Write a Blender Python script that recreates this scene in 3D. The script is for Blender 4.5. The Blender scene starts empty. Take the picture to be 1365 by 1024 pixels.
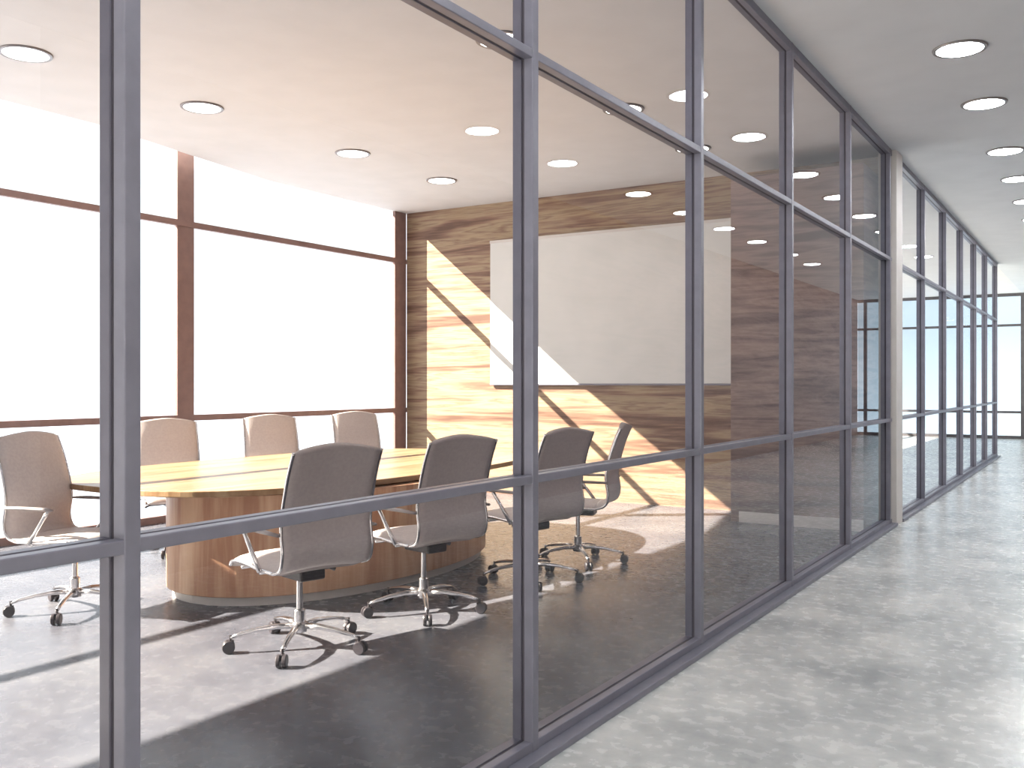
import bpy, bmesh, math, random
from mathutils import Vector, Matrix
random.seed(4)
SC = bpy.context.scene
COL = SC.collection
PI = math.pi
H = 3.716            # ceiling height
GX = -1.86           # plane of the glass partition
WX = -8.10           # plane of the outer glazing
WY = 10.20           # wood wall
FY = 27.30           # far window wall
RX = 2.15            # corridor right wall
NY = -3.20           # end of the space behind the viewer

# ------------------------------------------------------------------ helpers
def obj(name, bm, m, parent=None, smooth=False, bevel=0.0, seg=2):
    me = bpy.data.meshes.new(name)
    bmesh.ops.recalc_face_normals(bm, faces=bm.faces[:])
    bm.to_mesh(me); bm.free()
    if m: me.materials.append(m)
    if smooth:
        for p in me.polygons: p.use_smooth = True
    o = bpy.data.objects.new(name, me); COL.objects.link(o)
    if parent: o.parent = parent
    if bevel:
        b = o.modifiers.new('bevel', 'BEVEL'); b.width = bevel; b.segments = seg
        b.limit_method = 'ANGLE'; b.angle_limit = math.radians(40)
    return o
def empty(name, loc=(0, 0, 0), rz=0.0):
    o = bpy.data.objects.new(name, None); COL.objects.link(o)
    o.location = loc; o.rotation_euler = (0, 0, rz); o.empty_display_size = .1
    return o
def thing(o, label, cat, group=None):
    o['label'] = label; o['category'] = cat
    if group: o['group'] = group
    return o
def struct(o):
    o['kind'] = 'structure'; return o
def box(bm, x0, x1, y0, y1, z0, z1):
    v = [bm.verts.new(p) for p in ((x0,y0,z0),(x1,y0,z0),(x1,y1,z0),(x0,y1,z0),(x0,y0,z1),(x1,y0,z1),(x1,y1,z1),(x0,y1,z1))]
    for f in ((0,3,2,1),(4,5,6,7),(0,1,5,4),(1,2,6,5),(2,3,7,6),(3,0,4,7)): bm.faces.new([v[i] for i in f])
    return bm
def nbox(*a): return box(bmesh.new(), *a)
def prism(bm, pts, z0, z1):
    a = [bm.verts.new((x, y, z0)) for x, y in pts]; b = [bm.verts.new((x, y, z1)) for x, y in pts]
    n = len(pts)
    bm.faces.new(a[::-1]); bm.faces.new(b)
    for i in range(n): bm.faces.new((a[i], a[(i+1) % n], b[(i+1) % n], b[i]))
    return bm
def tube(bm, pts, r, n=8, flat=1.0):
    pts = [Vector(p) for p in pts]; rr = r if isinstance(r, (list, tuple)) else [r]*len(pts)
    rings = []; ref = None
    for i, p in enumerate(pts):
        d = (pts[min(i+1, len(pts)-1)] - pts[max(i-1, 0)]).normalized()
        if ref is None: ref = Vector((0, 0, 1)) if abs(d.z) < .9 else Vector((1, 0, 0))
        a = d.cross(ref).normalized(); b = a.cross(d).normalized(); ref = b
        rings.append([bm.verts.new(p + (a*math.cos(t) + b*math.sin(t)*flat)*rr[i]) for t in (2*PI*k/n for k in range(n))])
    for q, w in zip(rings, rings[1:]):
        for k in range(n): bm.faces.new((q[k], q[(k+1) % n], w[(k+1) % n], w[k]))
    bm.faces.new(rings[0][::-1]); bm.faces.new(rings[-1])
    return bm
def lathe(bm, prof, n=32, c=(0, 0, 0), axis='z', ring_loop=False):
    rings = []
    for r, z in prof:
        ring = []
        for k in range(n):
            t = 2*PI*k/n
            if axis == 'z': p = (c[0]+r*math.cos(t), c[1]+r*math.sin(t), c[2]+z)
            elif axis == 'y': p = (c[0]+r*math.cos(t), c[1]+z, c[2]+r*math.sin(t))
            else: p = (c[0]+z, c[1]+r*math.cos(t), c[2]+r*math.sin(t))
            ring.append(bm.verts.new(p))
        rings.append(ring)
    if ring_loop: rings.append(rings[0])
    for q, w in zip(rings, rings[1:]):
        for k in range(n): bm.faces.new((q[k], q[(k+1) % n], w[(k+1) % n], w[k]))
    if not ring_loop: bm.faces.new(rings[0][::-1]); bm.faces.new(rings[-1])
    return bm

# ------------------------------------------------------------------ materials
def mat(name, color=(.5,.5,.5), rough=.5, metal=0.0, spec=.5):
    m = bpy.data.materials.new(name); m.use_nodes = True
    b = m.node_tree.nodes['Principled BSDF']
    b.inputs['Base Color'].default_value = (*color, 1); b.inputs['Roughness'].default_value = rough
    b.inputs['Metallic'].default_value = metal; b.inputs['Specular IOR Level'].default_value = spec
    return m
def nodes(m): return m.node_tree.nodes, m.node_tree.links, m.node_tree.nodes['Principled BSDF']
def ramp(ns, stops):
    r = ns.new('ShaderNodeValToRGB'); e = r.color_ramp.elements
    while len(e) < len(stops): e.new(.5)
    for q, (p, c) in zip(e, stops): q.position = p; q.color = (*c, 1)
    return r
def noise_tint(m, c1, c2, scale, stretch=(1,1,1), detail=6, lo=.35, hi=.65, bump=0.0, rough=None):
    ns, ln, b = nodes(m)
    tc = ns.new('ShaderNodeTexCoord'); mp = ns.new('ShaderNodeMapping'); mp.inputs['Scale'].default_value = stretch
    nz = ns.new('ShaderNodeTexNoise'); nz.inputs['Scale'].default_value = scale; nz.inputs['Detail'].default_value = detail
    ln.new(tc.outputs['Object'], mp.inputs['Vector']); ln.new(mp.outputs['Vector'], nz.inputs['Vector'])
    r = ramp(ns, [(lo, c1), (hi, c2)]); ln.new(nz.outputs['Fac'], r.inputs['Fac']); ln.new(r.outputs['Color'], b.inputs['Base Color'])
    if bump:
        bp = ns.new('ShaderNodeBump'); bp.inputs['Strength'].default_value = bump; bp.inputs['Distance'].default_value = .01
        ln.new(nz.outputs['Fac'], bp.inputs['Height']); ln.new(bp.outputs['Normal'], b.inputs['Normal'])
    if rough:
        mr = ns.new('ShaderNodeMapRange'); mr.inputs['To Min'].default_value = rough[0]; mr.inputs['To Max'].default_value = rough[1]
        ln.new(nz.outputs['Fac'], mr.inputs['Value']); ln.new(mr.outputs['Result'], b.inputs['Roughness'])
    return m
def wood(name, stops, stretch, scale, rough=.4, warp=1.2, planks=None):
    m = mat(name, rough=rough, spec=.35); ns, ln, b = nodes(m)
    tc = ns.new('ShaderNodeTexCoord'); mp = ns.new('ShaderNodeMapping'); mp.inputs['Scale'].default_value = stretch
    ln.new(tc.outputs['Object'], mp.inputs['Vector'])
    n1 = ns.new('ShaderNodeTexNoise'); n1.inputs['Scale'].default_value = scale; n1.inputs['Detail'].default_value = 3; n1.inputs['Distortion'].default_value = warp
    n2 = ns.new('ShaderNodeTexNoise'); n2.inputs['Scale'].default_value = scale*7; n2.inputs['Detail'].default_value = 5
    ln.new(mp.outputs['Vector'], n1.inputs['Vector']); ln.new(mp.outputs['Vector'], n2.inputs['Vector'])
    mx = ns.new('ShaderNodeMath'); mx.operation = 'MULTIPLY_ADD'; mx.inputs[1].default_value = .35
    sb = ns.new('ShaderNodeMath'); sb.operation = 'SUBTRACT'; sb.inputs[1].default_value = .5
    ln.new(n2.outputs['Fac'], sb.inputs[0]); ln.new(sb.outputs[0], mx.inputs[0]); ln.new(n1.outputs['Fac'], mx.inputs[2])
    fac = mx.outputs[0]
    r = ramp(ns, stops); ln.new(fac, r.inputs['Fac']); ln.new(r.outputs['Color'], b.inputs['Base Color'])
    return m
def glass(name, tint, ior=1.5, boost=1.0, rough=0.0):
    m = bpy.data.materials.new(name); m.use_nodes = True; nt = m.node_tree; nt.nodes.clear()
    out = nt.nodes.new('ShaderNodeOutputMaterial'); mix = nt.nodes.new('ShaderNodeMixShader')
    tr = nt.nodes.new('ShaderNodeBsdfTransparent'); tr.inputs['Color'].default_value = (*tint, 1)
    gl = nt.nodes.new('ShaderNodeBsdfGlossy'); gl.inputs['Roughness'].default_value = rough; gl.inputs['Color'].default_value = (.9,.95,1,1)
    fr = nt.nodes.new('ShaderNodeFresnel'); fr.inputs['IOR'].default_value = ior
    mu = nt.nodes.new('ShaderNodeMath'); mu.operation = 'MULTIPLY'; mu.use_clamp = True; mu.inputs[1].default_value = boost
    geo = nt.nodes.new('ShaderNodeNewGeometry'); mi = nt.nodes.new('ShaderNodeMapRange')   # same reflectance from either side
    mi.inputs['To Min'].default_value = ior; mi.inputs['To Max'].default_value = 1/ior
    nt.links.new(geo.outputs['Backfacing'], mi.inputs['Value']); nt.links.new(mi.outputs['Result'], fr.inputs['IOR'])
    nt.links.new(fr.outputs[0], mu.inputs[0]); nt.links.new(mu.outputs[0], mix.inputs[0])
    nt.links.new(tr.outputs[0], mix.inputs[1]); nt.links.new(gl.outputs[0], mix.inputs[2]); nt.links.new(mix.outputs[0], out.inputs[0])
    return m
def emit(name, color, s):
    m = bpy.data.materials.new(name); m.use_nodes = True; nt = m.node_tree; nt.nodes.clear()
    out = nt.nodes.new('ShaderNodeOutputMaterial'); e = nt.nodes.new('ShaderNodeEmission')
    e.inputs['Color'].default_value = (*color, 1); e.inputs['Strength'].default_value = s
    nt.links.new(e.outputs[0], out.inputs[0]); return m

M = {}
M['floor'] = mat('polished_concrete', rough=.3, spec=.35)
M['floor_room'] = mat('shade_toned_concrete', rough=.3, spec=.2)  # same concrete, darkened and blued so the room's shade sits in its colour
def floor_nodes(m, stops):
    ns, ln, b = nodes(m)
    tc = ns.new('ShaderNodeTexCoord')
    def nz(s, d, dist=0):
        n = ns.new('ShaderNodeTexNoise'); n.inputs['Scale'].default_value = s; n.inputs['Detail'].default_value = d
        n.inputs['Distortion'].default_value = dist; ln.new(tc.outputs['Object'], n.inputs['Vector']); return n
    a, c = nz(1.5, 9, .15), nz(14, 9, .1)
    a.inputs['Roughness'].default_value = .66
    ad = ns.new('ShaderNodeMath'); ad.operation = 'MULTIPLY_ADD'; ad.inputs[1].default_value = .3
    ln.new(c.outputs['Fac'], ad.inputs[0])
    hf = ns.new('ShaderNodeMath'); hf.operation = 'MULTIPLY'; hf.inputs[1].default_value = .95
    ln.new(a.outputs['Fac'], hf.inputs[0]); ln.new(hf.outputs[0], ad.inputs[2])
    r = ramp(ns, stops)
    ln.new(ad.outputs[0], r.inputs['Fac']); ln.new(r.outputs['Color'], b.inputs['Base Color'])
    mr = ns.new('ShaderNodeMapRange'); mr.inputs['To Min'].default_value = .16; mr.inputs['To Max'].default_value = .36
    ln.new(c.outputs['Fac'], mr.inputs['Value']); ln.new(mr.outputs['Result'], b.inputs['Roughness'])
floor_nodes(M['floor'], [(.44, (.31,.325,.335)), (.62, (.50,.515,.515)), (.80, (.68,.685,.67))])
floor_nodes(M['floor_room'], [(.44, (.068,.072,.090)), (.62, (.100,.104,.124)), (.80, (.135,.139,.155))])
M['ceil'] = noise_tint(mat('painted_plaster', rough=.8), (.635,.635,.645), (.67,.67,.68), 3)
M['ceil2'] = noise_tint(mat('cool_light_plaster', rough=.8), (.58,.60,.635), (.61,.63,.665), 3)  # same plaster with the corridor's cool light put into its colour
M['plaster'] = noise_tint(mat('wall_plaster', rough=.8), (.68,.67,.66), (.72,.71,.70), 4)
M['dark_wall'] = noise_tint(mat('dark_wall_paint', rough=.6), (.44,.44,.45), (.48,.48,.49), 3)
M['frame'] = noise_tint(mat('frame_metal', rough=.38, metal=.25), (.175,.172,.215), (.20,.197,.245), 12)
M['gasket'] = mat('rubber_gasket', (.05,.045,.06), .6)
M['wframe'] = noise_tint(mat('flare_tinted_window_metal', rough=.5, metal=.1), (.22,.14,.13), (.26,.165,.15), 10)  # reddish tint of the lens flare put into the metal colour
M['ffar'] = noise_tint(mat('dark_window_metal', rough=.5, metal=.1), (.09,.085,.095), (.12,.115,.125), 10)
M['glass'] = glass('partition_glass', (.72,.705,.72), 1.5, 1.0)
M['fglass'] = glass('far_window_glass', (.64,.68,.70), 1.45, 1.0)
M['wglass'] = glass('window_glass', (.95,.96,.96), 1.45, 1.0)
M['cap'] = noise_tint(mat('pale_trim_paint', rough=.5), (.60,.57,.55), (.64,.61,.59), 5)
WS = [(.32, (.12,.065,.045)), (.42, (.22,.13,.088)), (.49, (.32,.225,.145)), (.54, (.36,.275,.175)), (.59, (.22,.135,.09)), (.65, (.34,.26,.165)), (.74, (.27,.185,.12))]
M['wall_wood'] = wood('wall_wood', WS, (.20,1,3.6), 1.6, warp=.8)
M['dark_wood'] = wood('dark_wood', [(.33, (.10,.065,.06)), (.47, (.19,.13,.115)), (.56, (.27,.19,.165)), (.68, (.15,.10,.09))], (.3,.3,3.2), 1.8)
M['oak_top'] = wood('oak_top', [(.35, (.24,.14,.07)), (.5, (.31,.20,.11)), (.65, (.37,.255,.15))], (5,.35,1), 1.6, .3)
M['oak_side'] = wood('oak_side', [(.35, (.40,.21,.13)), (.5, (.50,.30,.19)), (.65, (.58,.38,.25))], (5,5,.4), 1.5, .4)
M['leather'] = noise_tint(mat('chair_leather', rough=.5, spec=.35), (.53,.475,.46), (.58,.52,.50), 60, bump=.15)
M['chrome'] = mat('polished_aluminium', (.72,.71,.72), .2, 1.0)
M['black'] = mat('black_plastic', (.035,.03,.035), .35)
M['arm'] = mat('armrest_polymer', (.30,.27,.27), .4)
M['screen'] = noise_tint(mat('screen_cloth', rough=.75), (.66,.67,.66), (.70,.71,.70), 2)
M['lamp_c'] = emit('corridor_lamp', (.96,.985,1), 66)
M['lamp_r'] = emit('room_lamp', (1,.97,.92), 14)
M['lamp_rim'] = mat('lamp_rim', (.22,.2,.2), .4, .4)

# ------------------------------------------------------------------ shell
struct(obj('floor', nbox(GX, RX+.2, NY-.2, FY+.2, -.2, 0), M['floor']))
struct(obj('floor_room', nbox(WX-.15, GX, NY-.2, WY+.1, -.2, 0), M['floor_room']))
struct(obj('floor_rear', nbox(WX-.15, GX, WY+.1, FY+.2, -.2, 0), M['floor']))
# ceiling: stops short of the glazing, edge slanted to steer the sun patches inside
bm = bmesh.new()
prism(bm, [(GX, NY-.2), (GX, FY+.2), (WX-.1, FY+.2), (WX-.1, 8.2), (-7.64, 5.2), (-7.64, NY-.2)], H, H+.25)
struct(obj('ceiling', bm, M['ceil']))
struct(obj('ceiling_corridor', nbox(GX, RX+.2, NY-.2, FY+.2, H, H+.25), M['ceil2']))
# wood wall between the meeting room and the next room
struct(obj('wall_back', nbox(WX+.01, -1.93, WY, WY+.10, 0, H), M['wall_wood']))
struct(obj('wall_back_rear', nbox(WX+.01, -1.93, WY+.10, WY+.2, 0, H), M['plaster']))
struct(obj('trim_1', nbox(-1.95, -1.775, 9.98, 10.30, 0, H), M['cap'], bevel=.004))
struct(obj('wall_right', nbox(RX, RX+.2, 3.6, FY, 0, H), M['dark_wood']))
struct(obj('wall_right_bounce', nbox(RX, RX+.2, NY, 3.6, 0, H), M['plaster']))  # unseen stretch, made pale to bounce light onto the partition posts
struct(obj('wall_near', nbox(WX-.1, GX, NY-.2, NY, 0, H), M['plaster']))

# dark wood closet block beside the partition
blk = thing(empty('closet', (-2.575, 9.8, 0)), 'dark wood clad storage block with pale skirting between the white screen and the glass partition', 'cabinet')
obj('body', nbox(-.69, .61, -.40, .39, 0, 3.50), M['dark_wood'], blk, bevel=.004)
obj('skirting', nbox(-.60, .61, -.415, -.40, 0, .11), M['cap'], blk, bevel=.002)

# ------------------------------------------------------------------ outer glazing
def window_left(name, y0, y1, posts, rails, ztop):
    w = struct(empty(name, (WX, (y0+y1)/2, 0))); yc = (y0+y1)/2
    for a, b in posts: obj('mullion', nbox(-.03, .012, a-yc, b-yc, 0, ztop), M['wframe'], w, bevel=.004)
    for z, t in rails: obj('transom', nbox(-.03, .02, y0-yc, y1-yc, z-t/2, z+t/2), M['wframe'], w)
    pp = [y0] + [v for p in posts for v in p] + [y1]
    for a, b in zip(pp[0::2], pp[1::2]):
        if b-a > .05: obj('pane', nbox(-.012, 0, a-yc, b-yc, .04, ztop), M['wglass'], w)
    return w
rl = [(.035, .07), (1.048, .062), (3.058, .062)]
window_left('window_1', NY, WY, [(6.44,6.65), (9.95,10.19)], rl, 4.3)
window_left('window_2', WY+.2, FY, [(13.5,13.7), (16.9,17.1), (20.3,20.5), (23.7,23.9)], rl, H)
# far end glazing
w = struct(empty('window_3', (-3.5, FY+.05, 0)))
x0, x1 = WX+3.5, RX+3.5
mull = [m_+3.5 for m_ in (-7.55,-5.65,-3.75,-1.85,.05,1.95)]
for x in mull: obj('mullion', nbox(x-.04, x+.04, -.05, .03, 0, H), M['ffar'], w)
for z, t in ((.04,.08),(.68,.06),(2.90,.06),(H-.04,.08)): obj('transom', nbox(x0, x1, -.045, .02, z-t/2, z+t/2), M['ffar'], w)
ed = [x0]+[v for x in mull for v in (x-.04, x+.04)]+[x1]
for a, b in zip(ed[0::2], ed[1::2]): obj('pane', nbox(a, b, -.012, 0, .08, H-.08), M['fglass'], w)
# unseen glazing behind the viewer, added to let light into the corridor
w = struct(empty('window_4_fill', (.2, NY, 0)))
for x in (-2.0,-.7,.7,2.0): obj('mullion', nbox(x-.04, x+.04, -.05, .03, 0, H), M['wframe'], w)
obj('pane', nbox(-2.05, 2.05, -.012, 0, .03, H), M['wglass'], w)

# ------------------------------------------------------------------ glass partition
def partition(name, ys, y0, y1):
    yc = (y0+y1)/2
    p = struct(empty(name, (GX, yc, 0)))
    def bar(nm, *a):
        """a frame bar with a dark glazing joint running in it"""
        o = obj(nm, nbox(*a), M['frame'], p, bevel=.003); return o
    for y in ys:
        a, b = y-yc, y-yc+.042
        o = bar('post', .006, .045, a, b, 0, H); bar('post', -.045, -.006, a, b, 0, H)
        obj('joint', nbox(-.006, .006, a+.004, b-.004, 0, H), M['gasket'], o)
    for nm, z0, z1 in (('rail', 1.028, 1.060), ('rail', 2.616, 2.650), ('rail', H-.055, H), ('rail', .03, .065)):
        o = bar(nm, .006, .043, y0-yc, y1-yc, z0, z1); bar(nm, -.043, -.006, y0-yc, y1-yc, z0, z1)
        obj('joint', nbox(-.006, .006, y0-yc, y1-yc, z0+.004, z1-.004 if z1 < H else z1), M['gasket'], o)
    obj('plinth', nbox(-.10, .10, y0-yc, y1-yc, 0, .03), M['frame'], p, bevel=.004)
    e = [y0]+[v for y in ys for v in (y, y+.042)]+[y1]
    for a, b in zip(e[0::2], e[1::2]):
        if b-a < .1: continue
        for z0, z1 in ((.065,1.028),(1.06,2.616),(2.65,H-.055)):
            # one sheet: a single reflecting surface
            bm = bmesh.new(); v = [bm.verts.new(q) for q in ((0,a-yc,z0),(0,b-yc,z0),(0,b-yc,z1),(0,a-yc,z1))]; bm.faces.new(v)
            obj('pane', bm, M['glass'], p)
    return p
partition('wall_partition', [-2.13, -.41, 1.306, 3.04, 4.765, 6.46, 8.18, 9.87], NY, 9.98)
partition('wall_partition_far', [11.93, 13.65, 15.36, 17.02, 18.65, 20.45], 10.30, 20.50)

# ------------------------------------------------------------------ ceiling lights
def make_light(name, lm):
    t = empty(name)
    bm = bmesh.new(); lathe(bm, [(.150,-.012),(.172,-.012),(.176,-.004),(.176,0),(.150,0)], 40, ring_loop=True)
    obj('rim', bm, M['lamp_rim'], t, smooth=False)
    bm = bmesh.new(); lathe(bm, [(.152,-.010),(.152,-.003)], 40); obj('diffuser', bm, lm, t)
    return t
def copy_tree(o, parent=None):
    c = o.copy(); COL.objects.link(c); c.parent = parent
    for ch in list(o.children): copy_tree(ch, c)
    return c
nth = ['first','second','third','fourth','fifth','sixth','seventh','eighth','ninth','tenth']
def light_row(proto, used, x, ys, label, group):
    for i, y in enumerate(ys):
        o = proto if (i == 0 and not used) else copy_tree(proto)
        o.location = (x, y, H)
        thing(o, label % nth[i], 'ceiling light', group)
RL = make_light('ceiling_light', M['lamp_r'])
light_row(RL, False, -6.42, (3.83, 5.36, 7.23, 8.73), 'round recessed ceiling light on the window side of the meeting room, %s from the camera', 'ceiling lights of the meeting room')
light_row(RL, True, -3.46, (5.38, 7.28, 8.86), 'round recessed ceiling light beside the glass partition inside the meeting room, %s from the camera', 'ceiling lights of the meeting room')
CL = make_light('ceiling_light', M['lamp_c'])
CY = (7.2, 8.71, 10.6, 12.1, 13.65, 15.2, 17.05, 18.6)
light_row(CL, False, -.87, CY, 'round recessed corridor ceiling light in the row nearest the glass partition, %s from the camera', 'ceiling lights of the corridor')
light_row(CL, True, -.87, (.6, 2.2, 3.8), 'added round fill light overhead beside the viewer, unseen and out of frame, %s along the row', 'ceiling lights of the corridor')  # added lamps, unseen fill for the near floor, ceiling and posts
light_row(CL, True, 1.12, CY, 'round corridor ceiling light of the outer row, seen mirrored in the glass, %s from camera', 'ceiling lights of the corridor')

# ------------------------------------------------------------------ projection screen
s = thing(empty('projection_screen', (-5.075, WY-.02, 2.30)), 'large white projection screen hung on the striped wood wall', 'screen')
obj('cloth', nbox(-1.625, 1.625, -.022, -.002, -.90, .90), M['screen'], s)
obj('bottom_bar', nbox(-1.63, 1.63, -.028, .0, -.915, -.895), M['frame'], s, bevel=.003)
obj('casing', nbox(-1.63, 1.63, -.03, .0198, .895, .93), M['cap'], s, bevel=.003)

# ------------------------------------------------------------------ table
TX, TY = -5.36, 5.7
t = thing(empty('conference_table', (TX, TY, 0)), 'long oval light oak conference table on a wide oval wooden pedestal', 'table')
def sup(a, b, n, k=96):
    out = []
    for i in range(k):
        th = 2*PI*i/k; cs, sn = math.cos(th), math.sin(th)
        out.append((a*math.copysign(abs(cs)**(2/n), cs), b*math.copysign(abs(sn)**(2/n), sn)))
    return out
bm = bmesh.new(); prism(bm, sup(1.17, 2.0, 2.9), .712, .75); obj('table_top', bm, M['oak_top'], t, bevel=.005)
bm = bmesh.new(); prism(bm, sup(1.06, 1.88, 2.9), .695, .712); obj('apron', bm, M['oak_side'], t)
px, py = .40, -.22
bm = bmesh.new(); prism(bm, [(x+px, y+py) for x, y in sup(.84, 1.46, 2.1, 128)], .06, .70)
obj('pedestal', bm, M['oak_side'], t, bevel=.004)
bm = bmesh.new(); prism(bm, [(x+px, y+py) for x, y in sup(.80, 1.42, 2.1, 96)], 0, .06); obj('plinth', bm, M['cap'], t)

# ------------------------------------------------------------------ chairs
def interp(prof, n):
    """Catmull-Rom through the profile points"""
    P = [Vector(p) for p in prof]; out = []
    for i in range(len(P)-1):
        a, b, c, d = P[max(i-1,0)], P[i], P[i+1], P[min(i+2,len(P)-1)]
        for k in range(n):
            u = k/n
            out.append(.5*((2*b)+(c-a)*u+(2*a-5*b+4*c-d)*u*u+(3*b-a-3*c+d)*u**3))
    out.append(P[-1]); return out
def shell(prof, wfun, thick, nx=12, arch=None, dish=.02):
    bm = bmesh.new(); n = len(prof); top = []; bot = []
    for i, p in enumerate(prof):
        d = (prof[min(i+1, n-1)] - prof[max(i-1, 0)]).normalized(); nr = Vector((-d.y, d.x))  # (y,z) normal
        w = wfun(i/(n-1)); ra, rb = [], []
        for k in range(nx+1):
            q = -1+2*k/nx; x = q*w
            off = nr*(-dish*(1-q*q)) if dish else nr*0
            lift = arch(i/(n-1), q) if arch else 0
            e = thick*(.35+.65*math.sqrt(max(0, 1-abs(q)**6)))
            tp = p+off+nr*e*.5; bt = p+off-nr*e*.5
            ra.append(bm.verts.new((x, tp.x, tp.y+lift))); rb.append(bm.verts.new((x, bt.x, bt.y+lift)))
        top.append(ra); bot.append(rb)
    for i in range(n-1):
        for k in range(nx):
            bm.faces.new((top[i][k], top[i][k+1], top[i+1][k+1], top[i+1][k]))
            bm.faces.new((bot[i][k], bot[i+1][k], bot[i+1][k+1], bot[i][k+1]))
        bm.faces.new((top[i][0], top[i+1][0], bot[i+1][0], bot[i][0]))
        bm.faces.new((top[i][nx], bot[i][nx], bot[i+1][nx], top[i+1][nx]))
    for i in (0, n-1):
        for k in range(nx): bm.faces.new((top[i][k], bot[i][k], bot[i][k+1], top[i][k+1]))
    return bm
SEAT = interp([(.265,.435),(.235,.462),(.12,.468),(-.05,.455),(-.19,.452)], 6)
BACK = interp([(-.19,.452),(-.262,.480),(-.288,.56),(-.272,.68),(-.290,.80),(-.335,.95),(-.385,1.065)], 6)
def make_chair():
    r = empty('office_chair')
    obj('seat', shell(SEAT, lambda u: .255, .045, dish=.012), M['leather'], r, smooth=True)
    obj('backrest', shell(BACK, lambda u: .258-.008*max(0, u-.45)/.55, .034, dish=.022,
                         arch=lambda u, q: .024*(1-abs(q)**1.4)*max(0, (u-.75)/.25)), M['leather'], r, smooth=True)
    for sx in (-1, 1):
        pts = [Vector((sx*.262, p.x, p.y)) for p in SEAT] + [Vector((sx*(.264-.008*max(0, i/len(BACK)-.45)/.55), p.x, p.y)) for i, p in enumerate(BACK)][1:]
        obj('side_rail', tube(bmesh.new(), pts, .009, 8), M['chrome'], r, smooth=True)
        a = empty('armrest'); a.parent = r
        obj('arm_pad', tube(bmesh.new(), [(sx*.285,-.285,.657),(sx*.288,-.15,.660),(sx*.288,.06,.660),(sx*.288,.10,.654)], [.014,.018,.018,.013], 10, .6), M['arm'], a, smooth=True)
        obj('arm_strut', tube(bmesh.new(), [(sx*.288,.075,.655),(sx*.286,.02,.585),(sx*.278,-.085,.452)], [.012,.012,.014], 8), M['chrome'], a, smooth=True)
    bm = bmesh.new(); tube(bm, [(-.27,-.07,.445),(.27,-.07,.445)], .012, 8); tube(bm, [(-.262,.14,.440),(.262,.14,.440)], .009, 8)
    obj('cross_brace', bm, M['chrome'], r, smooth=True)
    obj('tilt_mechanism', nbox(-.075,.075,-.14,.10,.375,.432), M['black'], r, bevel=.012)
    obj('tilt_lever', tube(bmesh.new(), [(.05,.02,.40),(.20,.03,.395),(.235,.03,.385)], [.007,.007,.013], 8), M['black'], r, smooth=True)
    bm = bmesh.new(); lathe(bm, [(.030,.10),(.030,.20),(.026,.205),(.018,.21),(.016,.375)], 20)
    obj('gas_column', bm, M['chrome'], r, smooth=False)
    bm = bmesh.new(); lathe(bm, [(.036,.085),(.044,.10),(.044,.130),(.034,.140)], 24)
    obj('hub', bm, M['chrome'], r)
    for k in range(5):
        leg = obj('base_leg', tube(bmesh.new(), [(.03,0,.118),(.12,0,.122),(.22,0,.112),(.31,0,.094),(.352,0,.080)], [.022,.019,.016,.013,.011], 10, .75), M['chrome'], r, smooth=True)
        leg.rotation_euler = (0, 0, k*2*PI/5)
        bm = bmesh.new()
        lathe(bm, [(.010,-.026),(.030,-.026),(.033,-.022),(.033,-.009),(.030,-.006),(.010,-.006)], 20, (.362,0,.033), 'y')
        lathe(bm, [(.010,.006),(.030,.006),(.033,.009),(.033,.022),(.030,.026),(.010,.026)], 20, (.362,0,.033), 'y')
        box(bm, .335,.372,-.007,.007,.03,.066)
        tube(bm, [(.352,0,.055),(.352,0,.092)], .007, 8)
        obj('caster', bm, M['black'], leg)
    return r
proto = make_chair()
spots = [
 (-3.64, 3.68,  75, 'grey leather swivel chair nearest the glass partition corner, back to the corridor', 'R'),
 (-3.58, 4.68,  76, 'grey swivel chair on the corridor side of the table, second from the camera', 'R'),
 (-3.50, 5.80,  79, 'grey swivel chair on the corridor side, partly behind the second partition post', 'R'),
 (-3.54, 6.62, 106, 'grey swivel chair turned side-on, farthest of the corridor-side chairs', 'R'),
 (-5.42, 3.55, -76, 'pale swivel chair at the near left end of the table facing into the room', 'L'),
 (-6.64, 5.25, -118, 'window-side swivel chair half hidden behind the foremost partition post', 'W'),
 (-6.66, 6.48, -118, 'window-side swivel chair in the middle of its row, seen above the oak table', 'W'),
 (-6.66, 7.74, -116, 'window-side swivel chair farthest from the camera, next to the corner window post', 'W'),
]
first = True
for x, y, a, lab, g in spots:
    o = proto if first else copy_tree(proto); first = False
    o.location = (x, y, 0); o.rotation_euler = (0, 0, math.radians(a))
    thing(o, lab, 'chair', 'swivel chairs around the conference table')
    for ch in o.children:                                  # the five-star base keeps its own heading
        if ch.name.startswith('base_leg'): ch.rotation_euler.z += math.radians(-59-a)

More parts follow.
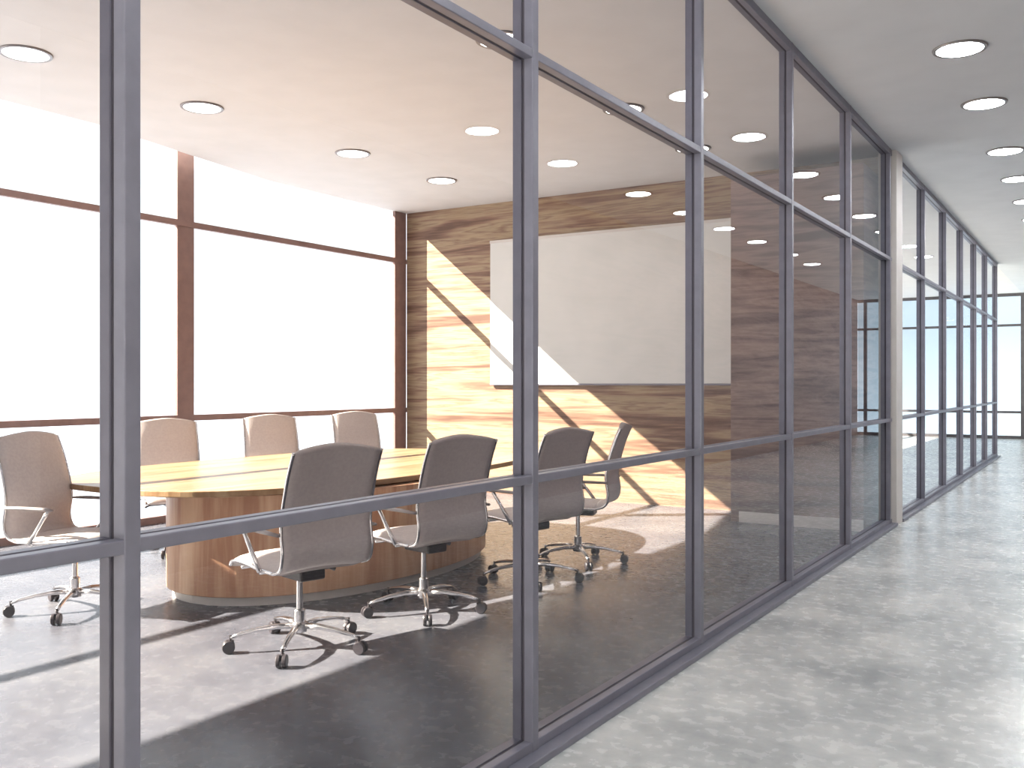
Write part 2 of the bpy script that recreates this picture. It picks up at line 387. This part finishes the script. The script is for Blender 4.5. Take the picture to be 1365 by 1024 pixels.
# ------------------------------------------------------------------ light
sun = bpy.data.lights.new('sun', 'SUN'); sun.energy = 48.0; sun.angle = math.radians(.4); sun.color = (1, .90, .74)
so = bpy.data.objects.new('sun', sun); COL.objects.link(so)
d = Vector((1, .72, -.837)); so.rotation_euler = d.to_track_quat('-Z', 'Y').to_euler(); so.location = (-20, -5, 15)
w = bpy.data.worlds.new('world'); SC.world = w; w.use_nodes = True
nt = w.node_tree; bg = nt.nodes['Background']
# hazy sky; brighter lower half added to lift the ceilings
tg = nt.nodes.new('ShaderNodeTexCoord'); sz = nt.nodes.new('ShaderNodeSeparateXYZ'); nt.links.new(tg.outputs['Generated'], sz.inputs[0])
mg = nt.nodes.new('ShaderNodeMapRange'); mg.inputs['From Min'].default_value = -.12; mg.inputs['From Max'].default_value = .05
mg.inputs['To Min'].default_value = 4.0; mg.inputs['To Max'].default_value = 2.2
nt.links.new(sz.outputs['Z'], mg.inputs['Value']); nt.links.new(mg.outputs['Result'], bg.inputs['Strength'])
# pale sky: warm towards the evening side behind the viewer, cooler ahead
tc = nt.nodes.new('ShaderNodeTexCoord'); sx = nt.nodes.new('ShaderNodeSeparateXYZ'); nt.links.new(tc.outputs['Generated'], sx.inputs[0])
mr = nt.nodes.new('ShaderNodeMapRange'); mr.inputs['From Min'].default_value = -.9; mr.inputs['From Max'].default_value = .5
nt.links.new(sx.outputs['Y'], mr.inputs['Value'])
cr = ramp(nt.nodes, [(0, (1,.95,.88)), (.45, (1,.93,.86)), (1, (.86,.94,1))])
nt.links.new(mr.outputs['Result'], cr.inputs['Fac']); nt.links.new(cr.outputs['Color'], bg.inputs['Color'])

# ------------------------------------------------------------------ camera
cam = bpy.data.cameras.new('camera'); co = bpy.data.objects.new('camera', cam); COL.objects.link(co)
cam.sensor_width = 36; cam.lens = 36*1268/1365; cam.clip_start = .05
co.location = (0, 0, 1.4); co.rotation_euler = (PI/2, 0, math.radians(32.1))
SC.camera = co
vs = SC.view_settings; vs.view_transform = 'Standard'; vs.look = 'None'; vs.gamma = 1; vs.exposure = 0.27
try: vs.use_curve_mapping = False
except Exception: pass
